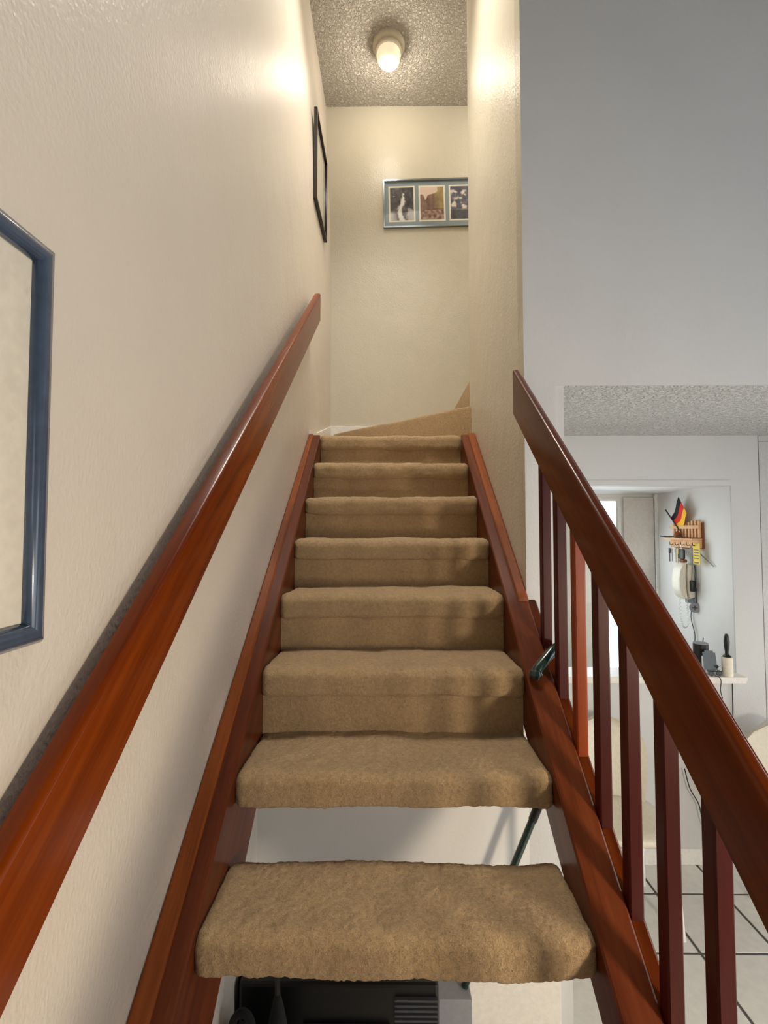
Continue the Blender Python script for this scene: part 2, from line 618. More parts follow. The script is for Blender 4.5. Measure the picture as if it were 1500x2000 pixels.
def tread_mesh(x0, x1, d0, d1, ztop, res, amp, seed, thick=T):
    """carpet-wrapped tread: rounded section carried across, softened ends, uneven pile"""
    zb = ztop - thick
    rf, rb, rk = 0.135, 0.07, 0.10
    pts = []

    def arc(cx, cz, r, a0, a1):
        n = max(3, int(abs(a1 - a0) * r / res))
        for k in range(n + 1):
            a = a0 + (a1 - a0) * k / n
            pts.append((cx + r * math.cos(a), cz + r * math.sin(a)))

    def line(a, b):
        n = max(1, int(math.hypot(b[0] - a[0], b[1] - a[1]) / res))
        for k in range(1, n):
            t = k / n
            pts.append((a[0] + (b[0] - a[0]) * t, a[1] + (b[1] - a[1]) * t))

    arc(d0 + rf, ztop - rf, rf, math.pi, math.pi / 2)
    line(pts[-1], (d1 - rk, ztop))
    arc(d1 - rk, ztop - rk, rk, math.pi / 2, 0)
    line(pts[-1], (d1, zb + rk))
    arc(d1 - rk, zb + rk, rk, 0, -math.pi / 2)
    n0 = len(pts)
    a = (d0 + rb, zb)
    n = max(1, int((d1 - rk - a[0]) / (res * 3)))
    for k in range(1, n):
        pts.append((d1 - rk - (d1 - rk - a[0]) * k / n, zb))
    arc(d0 + rb, zb + rb, rb, -math.pi / 2, -math.pi)
    line(pts[-1], (d0, ztop - rf))
    # normals of the section
    m = len(pts)
    nor = []
    for k in range(m):
        p, q = pts[k - 1], pts[(k + 1) % m]
        tx, tz = q[0] - p[0], q[1] - p[1]
        l = math.hypot(tx, tz) or 1
        nor.append((-tz / l, tx / l))
    r = 0.09
    xs = [x0 + r * (1 - math.cos(k * math.pi / 10)) for k in range(5)]
    nx = int((x1 - x0 - 2 * r) / res)
    xs += [x0 + r + (x1 - x0 - 2 * r) * k / nx for k in range(nx + 1)]
    xs += [x1 - r * (1 - math.cos(k * math.pi / 10)) for k in range(4, -1, -1)]
    rings = []
    for x in xs:
        s = min(x - x0, x1 - x)
        ins = r - math.sqrt(max(0, r * r - (r - min(s, r)) ** 2))
        ring = []
        for (d, z), (nd, nz) in zip(pts, nor):
            q = Vector((x, d, z + seed * 3.1))
            low = noise.noise(q * 1.6) * 0.03 + noise.noise(q * 5.0) * 0.010
            hi = noise.noise(q * 22.0) * 0.010 + noise.noise(q * 47.0) * 0.007
            h = (low + hi * amp) - ins
            ring.append(V(x + noise.noise(q * 9.0) * 0.006, d + nd * h, z + nz * h))
        rings.append(ring)
    mb = MB()
    mb.loft(rings)
    return mb


for i in range(-3, 9):
    zt = Z1 + (i - 1) * RISE
    d0 = D1 + (i - 1) * GOING
    res = {1: 0.022, 2: 0.024, 3: 0.028, 4: 0.034}.get(i, 0.045)
    back_d = d0 + (0.965 if i <= 1 else 1.26)
    dt = 0.9 if i < 1 else None
    if i == 8:
        back_d = d0 + 0.5
    o = tread_mesh(XL - 0.014, XR + 0.016, d0, back_d if dt is None else d0 + dt, zt, res, 1.0, i).build('tread', M['carpet'], stair, True, 80)
for i in range(3, 9):
    zt = Z1 + (i - 1) * RISE
    d0 = D1 + (i - 1) * GOING
    mb = MB()
    z0, z1 = zt - RISE - 0.04, zt - T + 0.04
    nx, nz = 46, 9
    fr = []
    for a in range(nx + 1):
        col = []
        for b in range(nz + 1):
            x = XL - 0.003 + (XR - XL + 0.008) * a / nx
            z = z0 + (z1 - z0) * b / nz
            q = Vector((x, d0 + i, z))
            h = noise.noise(q * 2.0) * 0.02 + noise.noise(q * 14) * 0.008
            s = min(a, nx - a)
            h -= 0.012 if s == 0 else 0.0
            col.append(mb.bm.verts.new(V(x, d0 + 0.075 - h, z)))
        fr.append(col)
    for a in range(nx):
        for b in range(nz):
            mb.bm.faces.new((fr[a][b], fr[a + 1][b], fr[a + 1][b + 1], fr[a][b + 1]))
    bk = [mb.bm.verts.new(V(x, d0 + 0.2, z)) for x, z in ((XL - 0.003, z0), (XR + 0.005, z0), (XR + 0.005, z1), (XL - 0.003, z1))]
    mb.bm.faces.new(bk)
    rim = [[c[0] for c in fr], fr[-1], [c[-1] for c in fr][::-1], fr[0][::-1]]
    for k in range(4):
        mb.bm.faces.new([*rim[k], bk[(k + 1) % 4], bk[k]])
    mb.build('riser', M['carpet'], stair, True, 60)

# landing and the winders that turn right
ZL = Z1 + 7 * RISE
mb = MB().box((-1.86, 2.03), (11.4, DB), (ZL - 0.34, ZL - 0.005), 0.03)
mb.build('landing', M['carpet'], stair, True)


def soft_slab(poly, z0, z1, r=0.07):
    """slab with a rolled top edge; poly is (x, d)"""
    cx = sum(p[0] for p in poly) / len(poly)
    cd = sum(p[1] for p in poly) / len(poly)
    fine = []
    for k in range(len(poly)):
        a, b = poly[k], poly[(k + 1) % len(poly)]
        n = max(2, int(math.hypot(b[0] - a[0], b[1] - a[1]) / 0.12))
        for t in range(n):
            fine.append((a[0] + (b[0] - a[0]) * t / n, a[1] + (b[1] - a[1]) * t / n))
    rings = []
    for ins, z in ((0, z0), (0, z1 - r), (r * 0.3, z1 - r * 0.3), (r, z1)):
        ring = []
        for x, d in fine:
            v = Vector((cx - x, cd - d))
            v.normalize()
            w = noise.noise(Vector((x * 4, d * 4, z1))) * 0.02
            ring.append(V(x + v.x * ins, d + v.y * ins, z + w * (z > z0)))
        rings.append(ring)
    return MB().loft(rings)


soft_slab([(2.03, 11.37), (2.03, DB - 0.06), (-1.72, DB - 0.06)], ZL - 0.01, ZL + RISE).build('winder_tread', M['carpet'], stair, True, 60)
soft_slab([(2.06, 11.66), (6.2, 11.66), (6.2, DB - 0.06), (2.06, DB - 0.06)], ZL + RISE - 0.01, ZL + 2 * RISE).build('winder_tread', M['carpet'], stair, True, 60)


# strings: deep boards parallel to the pitch, with a cover moulding along the walls
def sloped(x0, x1, c_top, c_bot, d0, d1, bevel=0.02, xs=None):
    """board between two lines parallel to the pitch, cut plumb at both ends"""
    mb = MB()
    n = 2 if xs is None else 14
    rings = []
    for k in range(n):
        d = d0 + (d1 - d0) * k / (n - 1)
        a, b = (x0, x1) if xs is None else (xs(d)[0], xs(d)[1])
        zt, zb = RISE * d - c_top, RISE * d - c_bot
        zb = max(zb, -HC)
        zt = max(zt, -HC + 0.01)
        e = bevel
        rings.append([V(a, d, zb), V(b, d, zb), V(b, d, zt - e), V(b - e, d, zt), V(a + e, d, zt), V(a, d, zt - e)])
    return mb.loft(rings)


sloped(-1.86, XL - 0.004, CN, CN + 1.48, -0.95, 10.95, 0.018, lambda d: (wall_x(d) + 0.012, XL - 0.004)).build('string', M['string'], stair)
sloped(XR + 0.006, 2.025, CN, CN + 1.30, -0.95, 10.95, 0.018).build('string', M['string'], stair)
sloped(0, 0, CN - 0.045, CN + 0.02, -0.9, 10.93, 0.02, lambda d: (wall_x(d) + 0.004, -1.748)).build('string_trim', M['trim_wood'], stair)
sloped(1.868, 2.026, CN - 0.055, CN + 0.02, 6.86, 10.93, 0.02).build('string_trim', M['trim_wood'], stair)

# ------------------------------------------------------------------ balustrade on the right
bal = thing('balustrade', V(2.08, 0, -HC), 'reddish timber balustrade with square balusters on the open side of the stairs', 'balustrade')
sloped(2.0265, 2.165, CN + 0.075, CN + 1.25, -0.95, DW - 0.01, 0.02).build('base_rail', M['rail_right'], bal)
RS = 0.816            # the handrails are a touch steeper than the nosing line
RT, RB = 3.272, 3.952


def rail_profile(xi, xo, ct, cb, r):
    def prof(d):
        zt, zb = RS * d - ct, RS * d - cb
        pts = [(xi, zb + 0.015), (xi + 0.015, zb), (xo - 0.01, zb), (xo, zb + 0.01)]
        for k in range(6):
            a = k / 5 * math.pi / 2
            pts.append((xo - r + r * math.cos(a), zt - r + r * math.sin(a)))
        for k in range(6):
            a = math.pi / 2 + k / 5 * math.pi / 2
            pts.append((xi + r + r * math.cos(a), zt - r + r * math.sin(a)))
        return pts
    return prof


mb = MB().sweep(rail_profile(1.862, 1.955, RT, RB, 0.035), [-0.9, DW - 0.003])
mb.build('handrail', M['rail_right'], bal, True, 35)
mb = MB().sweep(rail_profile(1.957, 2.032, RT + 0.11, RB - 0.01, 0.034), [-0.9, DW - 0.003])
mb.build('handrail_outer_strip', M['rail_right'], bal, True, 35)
for k in range(13):
    d = 6.25 - 0.535 * k
    if d < -0.6:
        break
    zb, zt = RISE * d - CN - 0.08, RS * d - RT - 0.42
    mb = MB()
    e = 0.014
    x0, x1, d1 = 2.034, 2.158, d + 0.13
    sec = [(x0 + e, d), (x1 - e, d), (x1, d + e), (x1, d1 - e), (x1 - e, d1), (x0 + e, d1), (x0, d1 - e), (x0, d + e)]
    mb.loft([[V(x, q, zb + RISE * (q - d)) for x, q in sec], [V(x, q, zt + RISE * (q - d)) for x, q in sec]])
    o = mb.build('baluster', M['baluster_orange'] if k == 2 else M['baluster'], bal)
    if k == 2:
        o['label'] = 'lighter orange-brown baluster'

# ------------------------------------------------------------------ handrail on the left wall
hr = thing('wall_handrail', V(-1.8, 5, -HC), 'broad polished orange-brown timber handrail fixed along the left wall', 'handrail')


def lx(d):
    return -1.73 + 0.0145 * d


def left_prof(d):
    xi = lx(d)
    xo = xi - 0.155
    zt, zb = RS * d - 3.235, RS * d - 3.895
    r = 0.045
    pts = [(xi, zb + 0.02), (xi - 0.02, zb), (xo, zb), (xo, zt - 0.05)]
    pts += [(xo + 0.02, zt - 0.012), (xo + 0.06, zt)]
    for k in range(5):
        a = math.pi / 2 - k / 4 * math.pi / 2
        pts.append((xi - r + r * math.cos(a), zt - r + r * math.sin(a)))
    return pts


MB().sweep(left_prof, [-1.0 + k * 0.98 for k in range(13)]).build('rail', M['rail'], hr, True, 38)
for d in (1.4, 5.6, 9.6):
    zc = RS * d - 3.70
    box('bracket', (wall_x(d) + 0.001, lx(d) - 0.15), (d - 0.09, d + 0.09), (zc - 0.09, zc + 0.09), M['bracket'], hr, 0.02)


# ------------------------------------------------------------------ pictures
def framed(name, label, origin, ux, uy, un, w, h, bar, depth, fmat, matmat, mat_margin=0.0, profile='round'):
    """picture on a wall: origin is its lower-left corner, ux along, uy up, un out of the wall (world units, metres)"""
    root = thing(name, origin + ux * (w / 2), label, 'picture')
    P = lambda a, b, c: origin + ux * a + uy * b + un * c

    def bar_mesh(p, q, inn):
        """mitred bar from p to q (a, b), inner side towards inn"""
        mb = MB()
        if profile == 'round':
            sec = [(0, 0), (0, depth * 0.45), (0.18, depth * 0.85), (0.45, depth), (0.75, depth * 0.85), (0.95, depth * 0.55), (1, depth * 0.35), (1, 0)]
        else:
            sec = [(0, 0), (0, depth), (0.85, depth), (1, depth * 0.8), (1, 0)]
        d = ((q[0] - p[0]), (q[1] - p[1]))
        l = math.hypot(*d)
        t = (d[0] / l, d[1] / l)
        ra, rb = [], []
        for s, c in sec:
            o = bar * s
            ra.append(P(p[0] + inn[0] * o + t[0] * o, p[1] + inn[1] * o + t[1] * o, c))
            rb.append(P(q[0] + inn[0] * o - t[0] * o, q[1] + inn[1] * o - t[1] * o, c))
        mb.loft([ra, rb])
        return mb.build('frame_bar', fmat, root, True, 50)

    bar_mesh((0, 0), (w, 0), (0, 1))
    bar_mesh((w, 0), (w, h), (-1, 0))
    bar_mesh((w, h), (0, h), (0, -1))
    bar_mesh((0, h), (0, 0), (1, 0))

    def slab(nm, a0, a1, b0, b1, c0, c1, mt):
        mb = MB()
        mb.loft([[P(a0, b0, c0), P(a1, b0, c0), P(a1, b1, c0), P(a0, b1, c0)], [P(a0, b0, c1), P(a1, b0, c1), P(a1, b1, c1), P(a0, b1, c1)]])
        return mb.build(nm, mt, root)

    slab('mount', bar * 0.9, w - bar * 0.9, bar * 0.9, h - bar * 0.9, 0.001, depth * 0.2, matmat)
    slab('pane', bar * 0.92, w - bar * 0.92, bar * 0.92, h - bar * 0.92, depth * 0.30, depth * 0.34, M['glass'])
    return root, P, slab


n_left = Vector((1, -0.0085, 0)).normalized()
u_left = Vector((0.0085, 1, 0)).normalized()
up = Vector((0, 0, 1))
framed('picture_frame', 'large blue-grey framed print with a plain cream mount above the lower left handrail',
       V(wall_x(0.70) + 0.004, 0.70, -0.602), u_left, up, n_left, 1.877 * U, 2.175 * U, 0.122 * U, 0.075 * U, M['blue_frame'], M['mat_board'])
framed('picture_frame', 'thin black framed picture high on the left wall above the top stairs',
       V(wall_x(11.33, 9.3) + 0.02, 11.33, 8.27), u_left, up, n_left, 1.84 * U, 2.33 * U, 0.075 * U, 0.085 * U, M['black_frame'], M['mat_board'], 0, 'flat')

# three-photo frame on the back wall, hung slightly out of level
a = math.radians(1.3)
ux, uy = Vector((math.cos(a), 0, math.sin(a))), Vector((-math.sin(a), 0, math.cos(a)))
org = V(-0.135, DB - 0.004, 9.70)
pw, ph = 3.12 * U, 1.585 * U
pr, P3, slab3 = framed('picture_frame', 'silver framed set of three landscape photos in a grey-blue mount on the back wall',
                       org, ux, uy, Vector((0, -1, 0)), pw, ph, 0.055 * U, 0.07 * U, M['silver'], M['mat_blue'], 0, 'flat')


def photo_material():
    m = Mat('printed_photo', (0.5, 0.5, 0.5, 1), 0.5)
    at = m.n('ShaderNodeVertexColor')
    at.layer_name = 'print'
    m.color(at.outputs['Color'])
    return m.m


M['photo'] = photo_material()


def fbm(x, y, s):
    p = Vector((x, y, s))
    return noise.noise(p) * 0.6 + noise.noise(p * 2.1) * 0.3 + noise.noise(p * 4.3) * 0.15


def paint_falls(u, v):
    n = fbm(u * 4, v * 5, 1.3)
    m = noise.noise(Vector((u * 11, v * 13, 6.1)))
    base = (62 + 50 * n + 34 * m, 56 + 46 * n + 32 * m, 60 + 46 * n + 32 * m)
    cx = 0.62 - 0.22 * math.sin(v * 2.6 - 0.4) * (1 - v) - 0.2 * smoothstep(0.6, 0.1, v)
    w = 0.06 + 0.12 * smoothstep(0.75, 0.5, v) + 0.09 * n + 0.08 * m
    f = smoothstep(w, w * 0.3, abs(u - cx)) * smoothstep(0.9, 0.84, v)
    f = max(f, 0.7 * smoothstep(0.42, 0.34, v + 0.25 * abs(u - 0.75)) * smoothstep(0.1, 0.5, n + 0.45) * smoothstep(0.45, 0.7, u))
    f = max(f, 0.8 * smoothstep(0.35, 0.2, v) * smoothstep(0.4, 0.05, u))
    rock = smoothstep(0.16, 0.10, math.hypot(u - 0.62, (v - 0.30) * 0.8))
    f *= 1 - rock * 0.85
    return tuple(b + (226 - b) * f for b in base)


def paint_canyon(u, v):
    n = fbm(u * 5, v * 5, 4.7)
    ridge = 0.72 + 0.24 * abs(u - 0.22) + 0.05 * n - 0.10 * smoothstep(0.1, 0.0, abs(u - 0.22))
    if v > ridge and u < 0.75:
        return (226, 204, 190)
    c = (128 + 60 * n, 100 + 46 * n, 88 + 40 * n)
    if u > 0.55 and v > 0.35:
        k = smoothstep(0.5, 0.7, u)
        c = tuple(a + (b - a) * k for a, b in zip(c, (160 + 50 * n, 140 + 44 * n, 92 + 30 * n)))
    if v < 0.30:
        g = noise.noise(Vector((u * 9, v * 12, 2.0)))
        c = (150 + 80 * g, 124 + 76 * g, 112 + 70 * g)
    return c


def paint_shore(u, v):
    n = fbm(u * 4.5, v * 7, 9.2)
    c = (92 + 60 * n, 92 + 56 * n, 106 + 56 * n)
    f = smoothstep(0.05, 0.30, n + 0.16 * math.sin(v * 16 + u * 3))
    f *= smoothstep(0.25, 0.34, v) * smoothstep(0.95, 0.86, v)
    c = tuple(a + (b - a) * f for a, b in zip(c, (226, 216, 206)))
    if v < 0.28:
        c = tuple(a * 0.75 for a in c)
    return c


def add_photo(a0, a1, b0, b1, fn):
    nu, nv = 40, 56
    mb = MB()
    bm = mb.bm
    lay = bm.loops.layers.float_color.new('print')
    c = 0.0175 * 1.0
    c = 0.07 * U * 0.24
    vs = [[bm.verts.new(P3(a0 + (a1 - a0) * i / nu, b0 + (b1 - b0) * j / nv, c)) for j in range(nv + 1)] for i in range(nu + 1)]
    for i in range(nu):
        for j in range(nv):
            f = bm.faces.new((vs[i][j], vs[i + 1][j], vs[i + 1][j + 1], vs[i][j + 1]))
            for l, (di, dj) in zip(f.loops, ((0, 0), (1, 0), (1, 1), (0, 1))):
                l[lay] = srgb(*[min(255, max(8, q)) for q in fn((i + di) / nu, (j + dj) / nv)])
    # thin back so that the print is a sheet with a thickness
    bk = [bm.verts.new(P3(x, y, c - 0.0006)) for x, y in ((a0, b0), (a1, b0), (a1, b1), (a0, b1))]
    bf = bm.faces.new(bk[::-1])
    for l in bf.loops:
        l[lay] = (0.8, 0.8, 0.78, 1)
    return mb.build('photo', M['photo'], pr)


for k, fn in enumerate((paint_falls, paint_canyon, paint_shore)):
    a0 = (0.205 + 0.97 * k) * U
    b0, b1 = 0.235 * U, 1.355 * U
    w = 0.79 * U
    slab3('photo_border', a0 - 0.03 * U, a0 + w + 0.03 * U, b0 - 0.03 * U, b1 + 0.03 * U, 0.07 * U * 0.2, 0.07 * U * 0.225, M['mat_white'])
    add_photo(a0 + 0.02 * U, a0 + w - 0.02 * U, b0 + 0.02 * U, b1 - 0.02 * U, fn)

# ------------------------------------------------------------------ ceiling light
LX, LD = 0.02, 12.80
cl = thing('ceiling_light', V(LX, LD, CEIL), 'round glass ceiling light glowing above the landing', 'lamp')
cb = V(LX, LD, CEIL)
MB().lathe(cb, [(0.02, 0.0), (0.113, 0.0), (0.115, -0.012), (0.108, -0.028), (0.094, -0.036), (0.02, -0.036)], 40).build('base_ring', plain('light_base_enamel', (190, 180, 160), 0.5), cl, True)
MB().lathe(cb, [(0.086, -0.036), (0.092, -0.045), (0.092, -0.062), (0.084, -0.066)], 40).build('shade_collar', M['mat_board'], cl, True)
MB().lathe(cb, [(0.080, -0.064), (0.086, -0.085), (0.080, -0.115), (0.062, -0.140), (0.035, -0.152), (0.01, -0.155)], 40).build('shade', M['shade_glass'], cl, True)
lamp = point_light('ceiling_bulb_light', V(LX, LD, CEIL) + Vector((0.0, 0.02, -0.20)), 8, (1.0, 0.90, 0.75), 0.035)
lamp.parent = None

# ------------------------------------------------------------------ cane hooked over the base rail
cane_pts = [V(1.80, 5.84, -1.745), V(1.85, 5.88, -1.68), V(1.98, 5.96, -1.575), V(2.10, 6.04, -1.49), V(2.19, 6.09, -1.49), V(2.245, 6.12, -1.64), V(2.25, 6.13, -2.1), V(2.25, 6.13, -3.6), V(2.25, 6.13, -5.2)]
cane = thing('walking_cane', V(2.25, 6.13, -5.3), 'dark green walking cane with a crook handle hooked over the balustrade base', 'cane')
cp = curve_pts(cane_pts, 7)
MB().tube(cp, [0.0155 if i < 36 else 0.011 for i in range(len(cp))], 14).build('shaft', M['green_metal'], cane, True)
MB().lathe(V(1.80, 5.84, -1.745), [(0.006, -0.017), (0.016, -0.012), (0.021, 0.0), (0.017, 0.012), (0.006, 0.016)], 16).build('end_knob', M['green_metal'], cane, True)
MB().lathe(V(2.25, 6.13, -5.3), [(0.014, 0.0), (0.015, 0.01), (0.013, 0.035), (0.010, 0.04)], 14).build('ferrule', M['black'], cane, True)

# ------------------------------------------------------------------ things under the stairs
t = thing('metal_rod', V(1.2, 6.75, -HC), 'slim black metal rod leaning in the gap between the two lowest treads', 'rod')
p0, p1 = V(2.13, 6.52, -3.45), V(1.03, 6.62, -6.13)
MB().tube([p0, p1], 0.0125, 12).build('rod', M['green_metal'], t, True)
MB().tube([p0 - (p1 - p0).normalized() * 0.0, p0 + (p1 - p0).normalized() * 0.12], 0.0145, 12).build('grip', M['black'], t, True)

t = thing('heater', V(-0.1, 6.2, -HC), 'black ribbed box-shaped appliance on the floor beneath the lowest carpeted tread', 'appliance')
box('body', (-1.84, 0.62), (6.0, 6.75), (-HC + 0.12, -5.55), M['black'], t, 0.04)
for k in range(24):
    z = -7.05 + k * 0.058
    box('rib', (0.08, 0.6), (5.955, 6.0), (z, z + 0.026), M['grey_dark'], t)
box('front_panel', (-1.04, 0.02), (5.93, 6.0), (-HC + 0.3, -6.0), M['grey_dark'], t, 0.015)
for x in (-1.6, 0.5):
    for d in (6.08, 6.66):
        box('foot', (x - 0.07, x + 0.07), (d - 0.05, d + 0.05), (-HC, -HC + 0.125), M['black'], t)

o = box('carton', (0.66, 1.10), (6.45, 6.91), (-HC, -6.15), M['grey_mid'], None, 0.01)
tag(o, 'narrow grey carton standing between black appliance and white wall', 'box')

t = thing('backpack', V(-1.5, 5.6, -HC), 'black fabric bag with a carry strap slumped beside the left wall under the stairs', 'bag')
mb = MB()
rings = []
for k in range(11):
    f = k / 10
    r = 0.21 * math.sqrt(max(0.02, 1 - max(0, (f - 0.55) / 0.47) ** 2)) * (0.85 + 0.15 * min(1, f * 6))
    z = -HC + 0.01 + 1.68 * f
    rings.append([V(-1.66 + r * math.cos(q) * (1 + 0.06 * math.sin(3 * q + k)), 5.55 + 1.3 * r * math.sin(q), z) for q in [2 * math.pi * j / 18 for j in range(18)]])
mb.loft(rings)
mb.build('body', M['black_soft'], t, True, 70)
MB().tube(curve_pts([V(-1.76, 5.5, -5.75), V(-1.74, 5.5, -5.5), V(-1.64, 5.5, -5.4), V(-1.54, 5.5, -5.5), V(-1.52, 5.5, -5.75)], 5), 0.011, 8).build('strap', M['black_soft'], t, True)
t = thing('umbrella', V(-1.05, 5.85, -HC), 'closed black umbrella standing upright beside the black bag under the stairs', 'umbrella')
MB().lathe(V(-1.27, 5.62, -HC), [(0.006, 0), (0.010, 0.03), (0.026, 0.15), (0.031, 0.3), (0.030, 0.40), (0.018, 0.46), (0.008, 0.50)], 12).build('folded_canopy', M['black_soft'], t, True)
MB().tube(curve_pts([V(-1.27, 5.62, -HC + 1.98), V(-1.27, 5.62, -HC + 2.2), V(-1.24, 5.62, -HC + 2.3), V(-1.17, 5.62, -HC + 2.3), V(-1.14, 5.62, -HC + 2.22)], 5), 0.008, 8).build('handle', M['black'], t, True)

# ------------------------------------------------------------------ servery ledge and what stands on it
LZ = -3.158
t = thing('servery_ledge', V(6, DF, LZ - 0.13), 'white laminate ledge across the servery opening', 'shelf')
MB().box((OX0 + 0.002, OX1 - 0.002), (DF - 0.33, DF + 0.42), (LZ - 0.088, LZ), 0.008).box((OX1 - 0.01, 7.775), (DF - 0.33, DF - 0.002), (LZ - 0.088, LZ), 0.008).build('top_board', M['laminate'], t)
MB().box((OX0, 7.745), (DF - 0.335, DF - 0.29), (LZ - 0.132, LZ - 0.003), 0.006).build('front_edge', M['laminate'], t)
MB().prism_x([(DF - 0.002, LZ - 0.09), (DF - 0.2, LZ - 0.09), (DF - 0.002, LZ - 0.26)], 7.2, 7.32).build('bracket', M['laminate'], t)

lr = thing('lint_roller', V(7.45, DF - 0.08, LZ), 'white lint roller standing on end with a black handle at the right of the ledge', 'lint roller')
b = V(7.42, 10.5, LZ)
MB().lathe(b, [(0.004, 0.0), (0.0255, 0.0), (0.0265, 0.004), (0.0265, 0.098), (0.0255, 0.102), (0.004, 0.102)], 28).build('paper_roll', M['roller'], lr, True)
MB().lathe(b, [(0.010, 0.102), (0.021, 0.103), (0.019, 0.108), (0.010, 0.116), (0.009, 0.13), (0.013, 0.16), (0.0145, 0.185), (0.012, 0.212), (0.007, 0.226), (0.001, 0.228)], 20).build('handle', M['black'], lr, True)

sp = thing('smart_speaker', V(7.25, 11.0, LZ), 'black cylindrical speaker at the back of the ledge by the wall', 'speaker')
b = V(7.13, 10.93, LZ)
MB().lathe(b, [(0.01, 0), (0.036, 0.0), (0.038, 0.004), (0.038, 0.150)], 28).build('body', M['black'], sp, True)
MB().lathe(b, [(0.004, 0.150), (0.038, 0.150), (0.037, 0.155), (0.030, 0.156), (0.004, 0.156)], 28).build('top_ring', M['grey_mid'], sp, True)

ph_ = thing('mobile_phone', V(7.15, 10.7, LZ), 'grey phone propped on a white charging stand on the ledge', 'phone')
c0 = V(7.10, 10.62, LZ)
mb = MB()
mb.box((0, 1), (0, 1), (0, 1))
mb.bm.clear()
R = Matrix.Translation(c0 + Vector((0.006, 0.0, 0.072))) @ Matrix.Rotation(math.radians(-18), 4, 'Z') @ Matrix.Rotation(math.radians(-22), 4, 'X')
r = bmesh.ops.create_cube(mb.bm, size=1.0)
for v in r['verts']:
    v.co = Vector((v.co.x * 0.060, v.co.y * 0.009, v.co.z * 0.112))
bmesh.ops.bevel(mb.bm, geom=[e for e in mb.bm.edges if abs(e.verts[0].co.y - e.verts[1].co.y) > 0.005], offset=0.010, segments=4, affect='EDGES')
bmesh.ops.transform(mb.bm, matrix=R, verts=mb.bm.verts[:])
mb.build('body', plain('grey_phone_glass', (112, 120, 126), 0.2), ph_, True)
MB().box((6.96, 7.26), (10.60, 10.84), (LZ, LZ + 0.05), 0.02).box((7.05, 7.17), (10.73, 10.79), (LZ + 0.05, LZ + 0.36), 0.01).build('stand', M['white_metal'], ph_, True)

gl = thing('sunglasses', V(7.2, 10.42, LZ), 'dark folded sunglasses lying on the ledge beside the phone stand', 'glasses')
for k, x in enumerate((7.02, 7.19)):
    MB().lathe(V(x, 10.43, LZ + 0.075), [(0.001, -0.002), (0.016, -0.002), (0.017, 0.0), (0.016, 0.002), (0.001, 0.002)], 16, Vector((0.1, -1, 0.25)).normalized()).build('lens', M['black'], gl, True)
MB().tube([V(6.95, 10.44, LZ + 0.11), V(7.1, 10.42, LZ + 0.115), V(7.26, 10.44, LZ + 0.11), V(7.34, 10.55, LZ + 0.10)], 0.0025, 6).build('temple_arm', M['black'], gl, True)
o = MB().tube(curve_pts([V(7.06, 10.40, LZ + 0.03), V(7.12, 10.33, LZ + 0.02), V(7.14, 10.305, LZ - 0.06), V(7.12, 10.30, LZ - 0.25), V(7.16, 10.3, LZ - 0.42)], 6), 0.0022, 6).build('charging_cable', M['black'], None, True)
tag(o, 'thin black cable drooping over the front edge of the ledge', 'cable')
o = MB().tube(curve_pts([V(7.62, 10.64, LZ - 0.10), V(7.63, 10.66, LZ - 0.5), V(7.63, 10.67, LZ - 0.9), V(7.58, 10.67, LZ - 1.3), V(7.5, 10.67, LZ - 1.9)], 6), 0.003, 6).build('power_cord', M['black'], None, True)
tag(o, 'black power cord hanging straight from the right end of the ledge', 'cord')
o = MB().tube(curve_pts([V(6.50, 10.61, -5.2), V(6.60, 10.60, -5.62), V(6.78, 10.6, -5.95), V(6.86, 10.6, -6.3), V(7.0, 10.6, -6.6), V(7.02, 10.58, -7.0), V(7.1, 10.5, -7.28)], 6), 0.003, 6).build('power_cord', M['black'], None, True)
tag(o, 'black power cord curving down the pale wall below the ledge to the floor', 'cord')
tw = thing('twig_ornament', V(7.35, 10.48, LZ), 'tiny metal spray ornament on the ledge beside the lint roller', 'ornament')
MB().tube(curve_pts([V(7.18, 10.5, LZ + 0.01), V(7.2, 10.5, LZ + 0.12), V(7.26, 10.5, LZ + 0.2), V(7.38, 10.5, LZ + 0.2)], 4), 0.003, 6).build('stem', M['steel'], tw, True)
MB().lathe(V(7.2, 10.5, LZ + 0.2), [(0.002, -0.008), (0.009, 0), (0.002, 0.008)], 8).build('bud', M['green_metal'], tw, True)

# ------------------------------------------------------------------ kitchen door, key rack, telephone
o = box('kitchen_door', (6.80, 7.66), (KD - 0.09, KD - 0.003), (-HC + 0.02, 0.98), M['door_beige'], None, 0.008)
tag(o, 'plain beige door beside the kitchen window seen through the servery', 'door')
WX = 7.776 # face of the kitchen's right wall

kr = thing('key_rack', V(WX, 12.2, -0.45), 'small pine key rack with slats and a shelf on the kitchen wall', 'key rack')
box('back_board', (WX - 0.045, WX - 0.002), (11.66, 12.83), (-0.44, 0.21), M['brown_wood'], kr, 0.006)
for k in range(9):
    d = 11.70 + k * 0.127
    box('slat', (WX - 0.10, WX - 0.046), (d, d + 0.066), (-0.17, 0.25 + 0.03 * math.sin(k * 1.3)), M['pine'], kr, 0.006)
box('top_rail', (WX - 0.135, WX - 0.101), (11.68, 12.85), (0.06, 0.15), M['pine'], kr, 0.006)
box('shelf', (WX - 0.30, WX - 0.046), (11.67, 12.86), (-0.22, -0.178), M['pine'], kr, 0.006)
box('apron', (WX - 0.14, WX - 0.046), (11.68, 12.84), (-0.42, -0.222), M['pine'], kr, 0.006)
for k in range(5):
    d = 11.78 + k * 0.235
    MB().tube(curve_pts([V(WX - 0.14, d, -0.34), V(WX - 0.20, d, -0.36), V(WX - 0.225, d, -0.32), V(WX - 0.22, d, -0.28)], 4), 0.0025, 6).build('hook', M['black'], kr, True)

